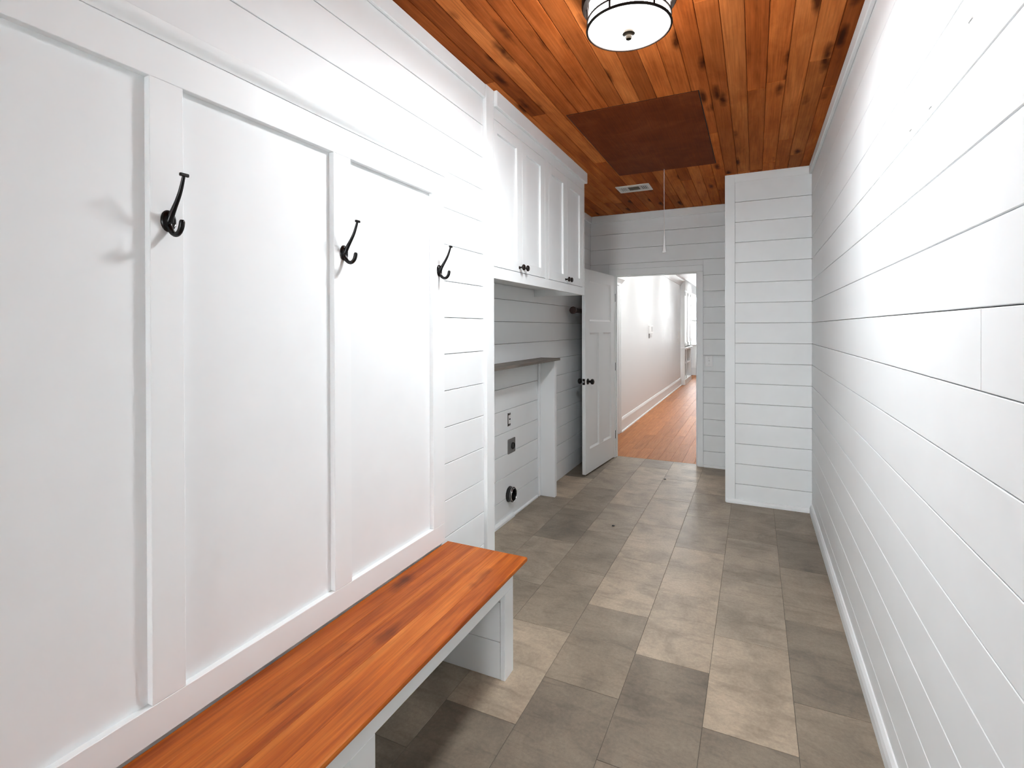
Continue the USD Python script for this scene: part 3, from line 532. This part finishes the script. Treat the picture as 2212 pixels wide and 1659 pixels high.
solo('door_2', cbox(HX0, HX0+0.012, 6.07, 7.03, 0.008, 2.055, 0.002), TRIM, 'white closed door on the hall wall beside the doorway', 'door', kind='structure')
th = thing('wall_keypad', 'small white keypad box on the hall wall', 'keypad', (HX0, 9.45, 1.438))
obj('case', cbox(0, 0.030, -0.14, 0.14, -0.075, 0.075, 0.006), PLATE, th)
obj('screen', cbox(0.0295, 0.0315, -0.02, 0.11, -0.035, 0.05, 0.002), plain('keypad_grey', (0.45, 0.45, 0.45), 0.3), th, label='grey screen')
obj('cable', cbox(0, 0.010, -0.115, -0.065, -0.155, -0.074, 0.003), plain('cable_grey', (0.22, 0.22, 0.22), 0.6), th, label='grey cable stub')
for z, lab in ((1.315, 'upper white switch plate near the end of the hall wall'), (1.135, 'lower white switch plate near the end of the hall wall')):
    s2 = thing('hall_switch', lab, 'light switch', (HX0, 13.27, z))
    obj('plate', cbox(0, 0.010, -0.10, 0.10, -0.070, 0.070, 0.003), PLATE, s2); obj('rocker', cbox(0.009, 0.014, -0.03, 0.03, -0.035, 0.035, 0.002), PLATE, s2)
# the built-in at the far end ---------------------------------------------------
BK0, BK1, BKX = 13.70, 15.10, -1.615
bk = thing('built_in_bookcase', 'white built-in bookcase at the end of the hall', 'bookcase')
obj('back', cbox(-2.20, -2.18, BK0, BK1, 0.0, 2.62, 0.001), TRIM, bk)
obj('side', cbox(-2.18, BKX, BK0, BK0+0.05, 0.141, 2.40, 0.002), TRIM, bk)
obj('side', cbox(-2.18, BKX, BK1-0.05, BK1, 0.141, 2.40, 0.002), TRIM, bk)
obj('counter', cbox(-2.18, BKX+0.045, BK0-0.01, BK1+0.03, 0.92, 0.965, 0.004), TRIM, bk)
obj('plinth', cbox(-2.175, BKX+0.012, BK0-0.012, BK1+0.012, 0, 0.14, 0.003), TRIM, bk)
obj('shelf', cbox(-2.18, BKX-0.02, BK0+0.05, BK1-0.05, 0.53, 0.555, 0.002), TRIM, bk)
obj('stile', cbox(BKX-0.02, BKX, BK0+0.42, BK0+0.48, 0.14, 0.92, 0.002), TRIM, bk)
for a, b in ((BK0+0.05, BK0+0.70), (BK0+0.71, BK1-0.05)):
    d = obj('door', join(cbox(BKX-0.02, BKX, a, a+0.09, 0.99, 2.40, 0.002), cbox(BKX-0.02, BKX, b-0.09, b, 0.99, 2.40, 0.002), cbox(BKX-0.02, BKX, a, b, 0.99, 1.09, 0.002), cbox(BKX-0.02, BKX, a, b, 2.30, 2.40, 0.002)), TRIM, bk)
    obj('panel', cbox(BKX-0.016, BKX-0.010, a+0.08, b-0.08, 1.08, 2.31, 0.001), TRIM, d)
obj('cornice', prism([(-2.18, 2.40), (BKX, 2.40), (BKX+0.02, 2.44), (BKX+0.02, HC), (-2.18, HC)], 'y', BK0-0.01, FY), TRIM, bk, 20)
# recessed hall lamps --------------------------------------------------------------
spots = [(-1.09, 6.95), (-1.15, 9.0), (-1.13, 11.2), (-1.05, 14.6)]
labs = ['recessed round hall ceiling lamp nearest the doorway', 'recessed round hall ceiling lamp halfway down the hall', 'recessed round hall ceiling lamp near the far end of the hall wall', 'recessed round ceiling lamp in the room past the hall']
for (x, y), lab in zip(spots, labs):
    rl = thing('recessed_light', lab, 'recessed light', (x, y, HC))
    obj('trim_ring', lathe([(0.085, 0), (0.085, -0.005), (0.070, -0.008), (0.066, -0.002)], 'z', (0, 0, 0), 32), PLATE, rl, 40)
    d = UsdLux.DiskLight.Define(stage, str(rl.GetPath()) + '/lamp'); d.CreateRadiusAttr(0.06); d.CreateIntensityAttr(CAN); d.CreateNormalizeAttr(False)
    UsdGeom.Xformable(d).AddTranslateOp().Set(Gf.Vec3d(0, 0, -0.012))
    d.CreateColorAttr(Gf.Vec3f(1.0, 0.985, 0.96))
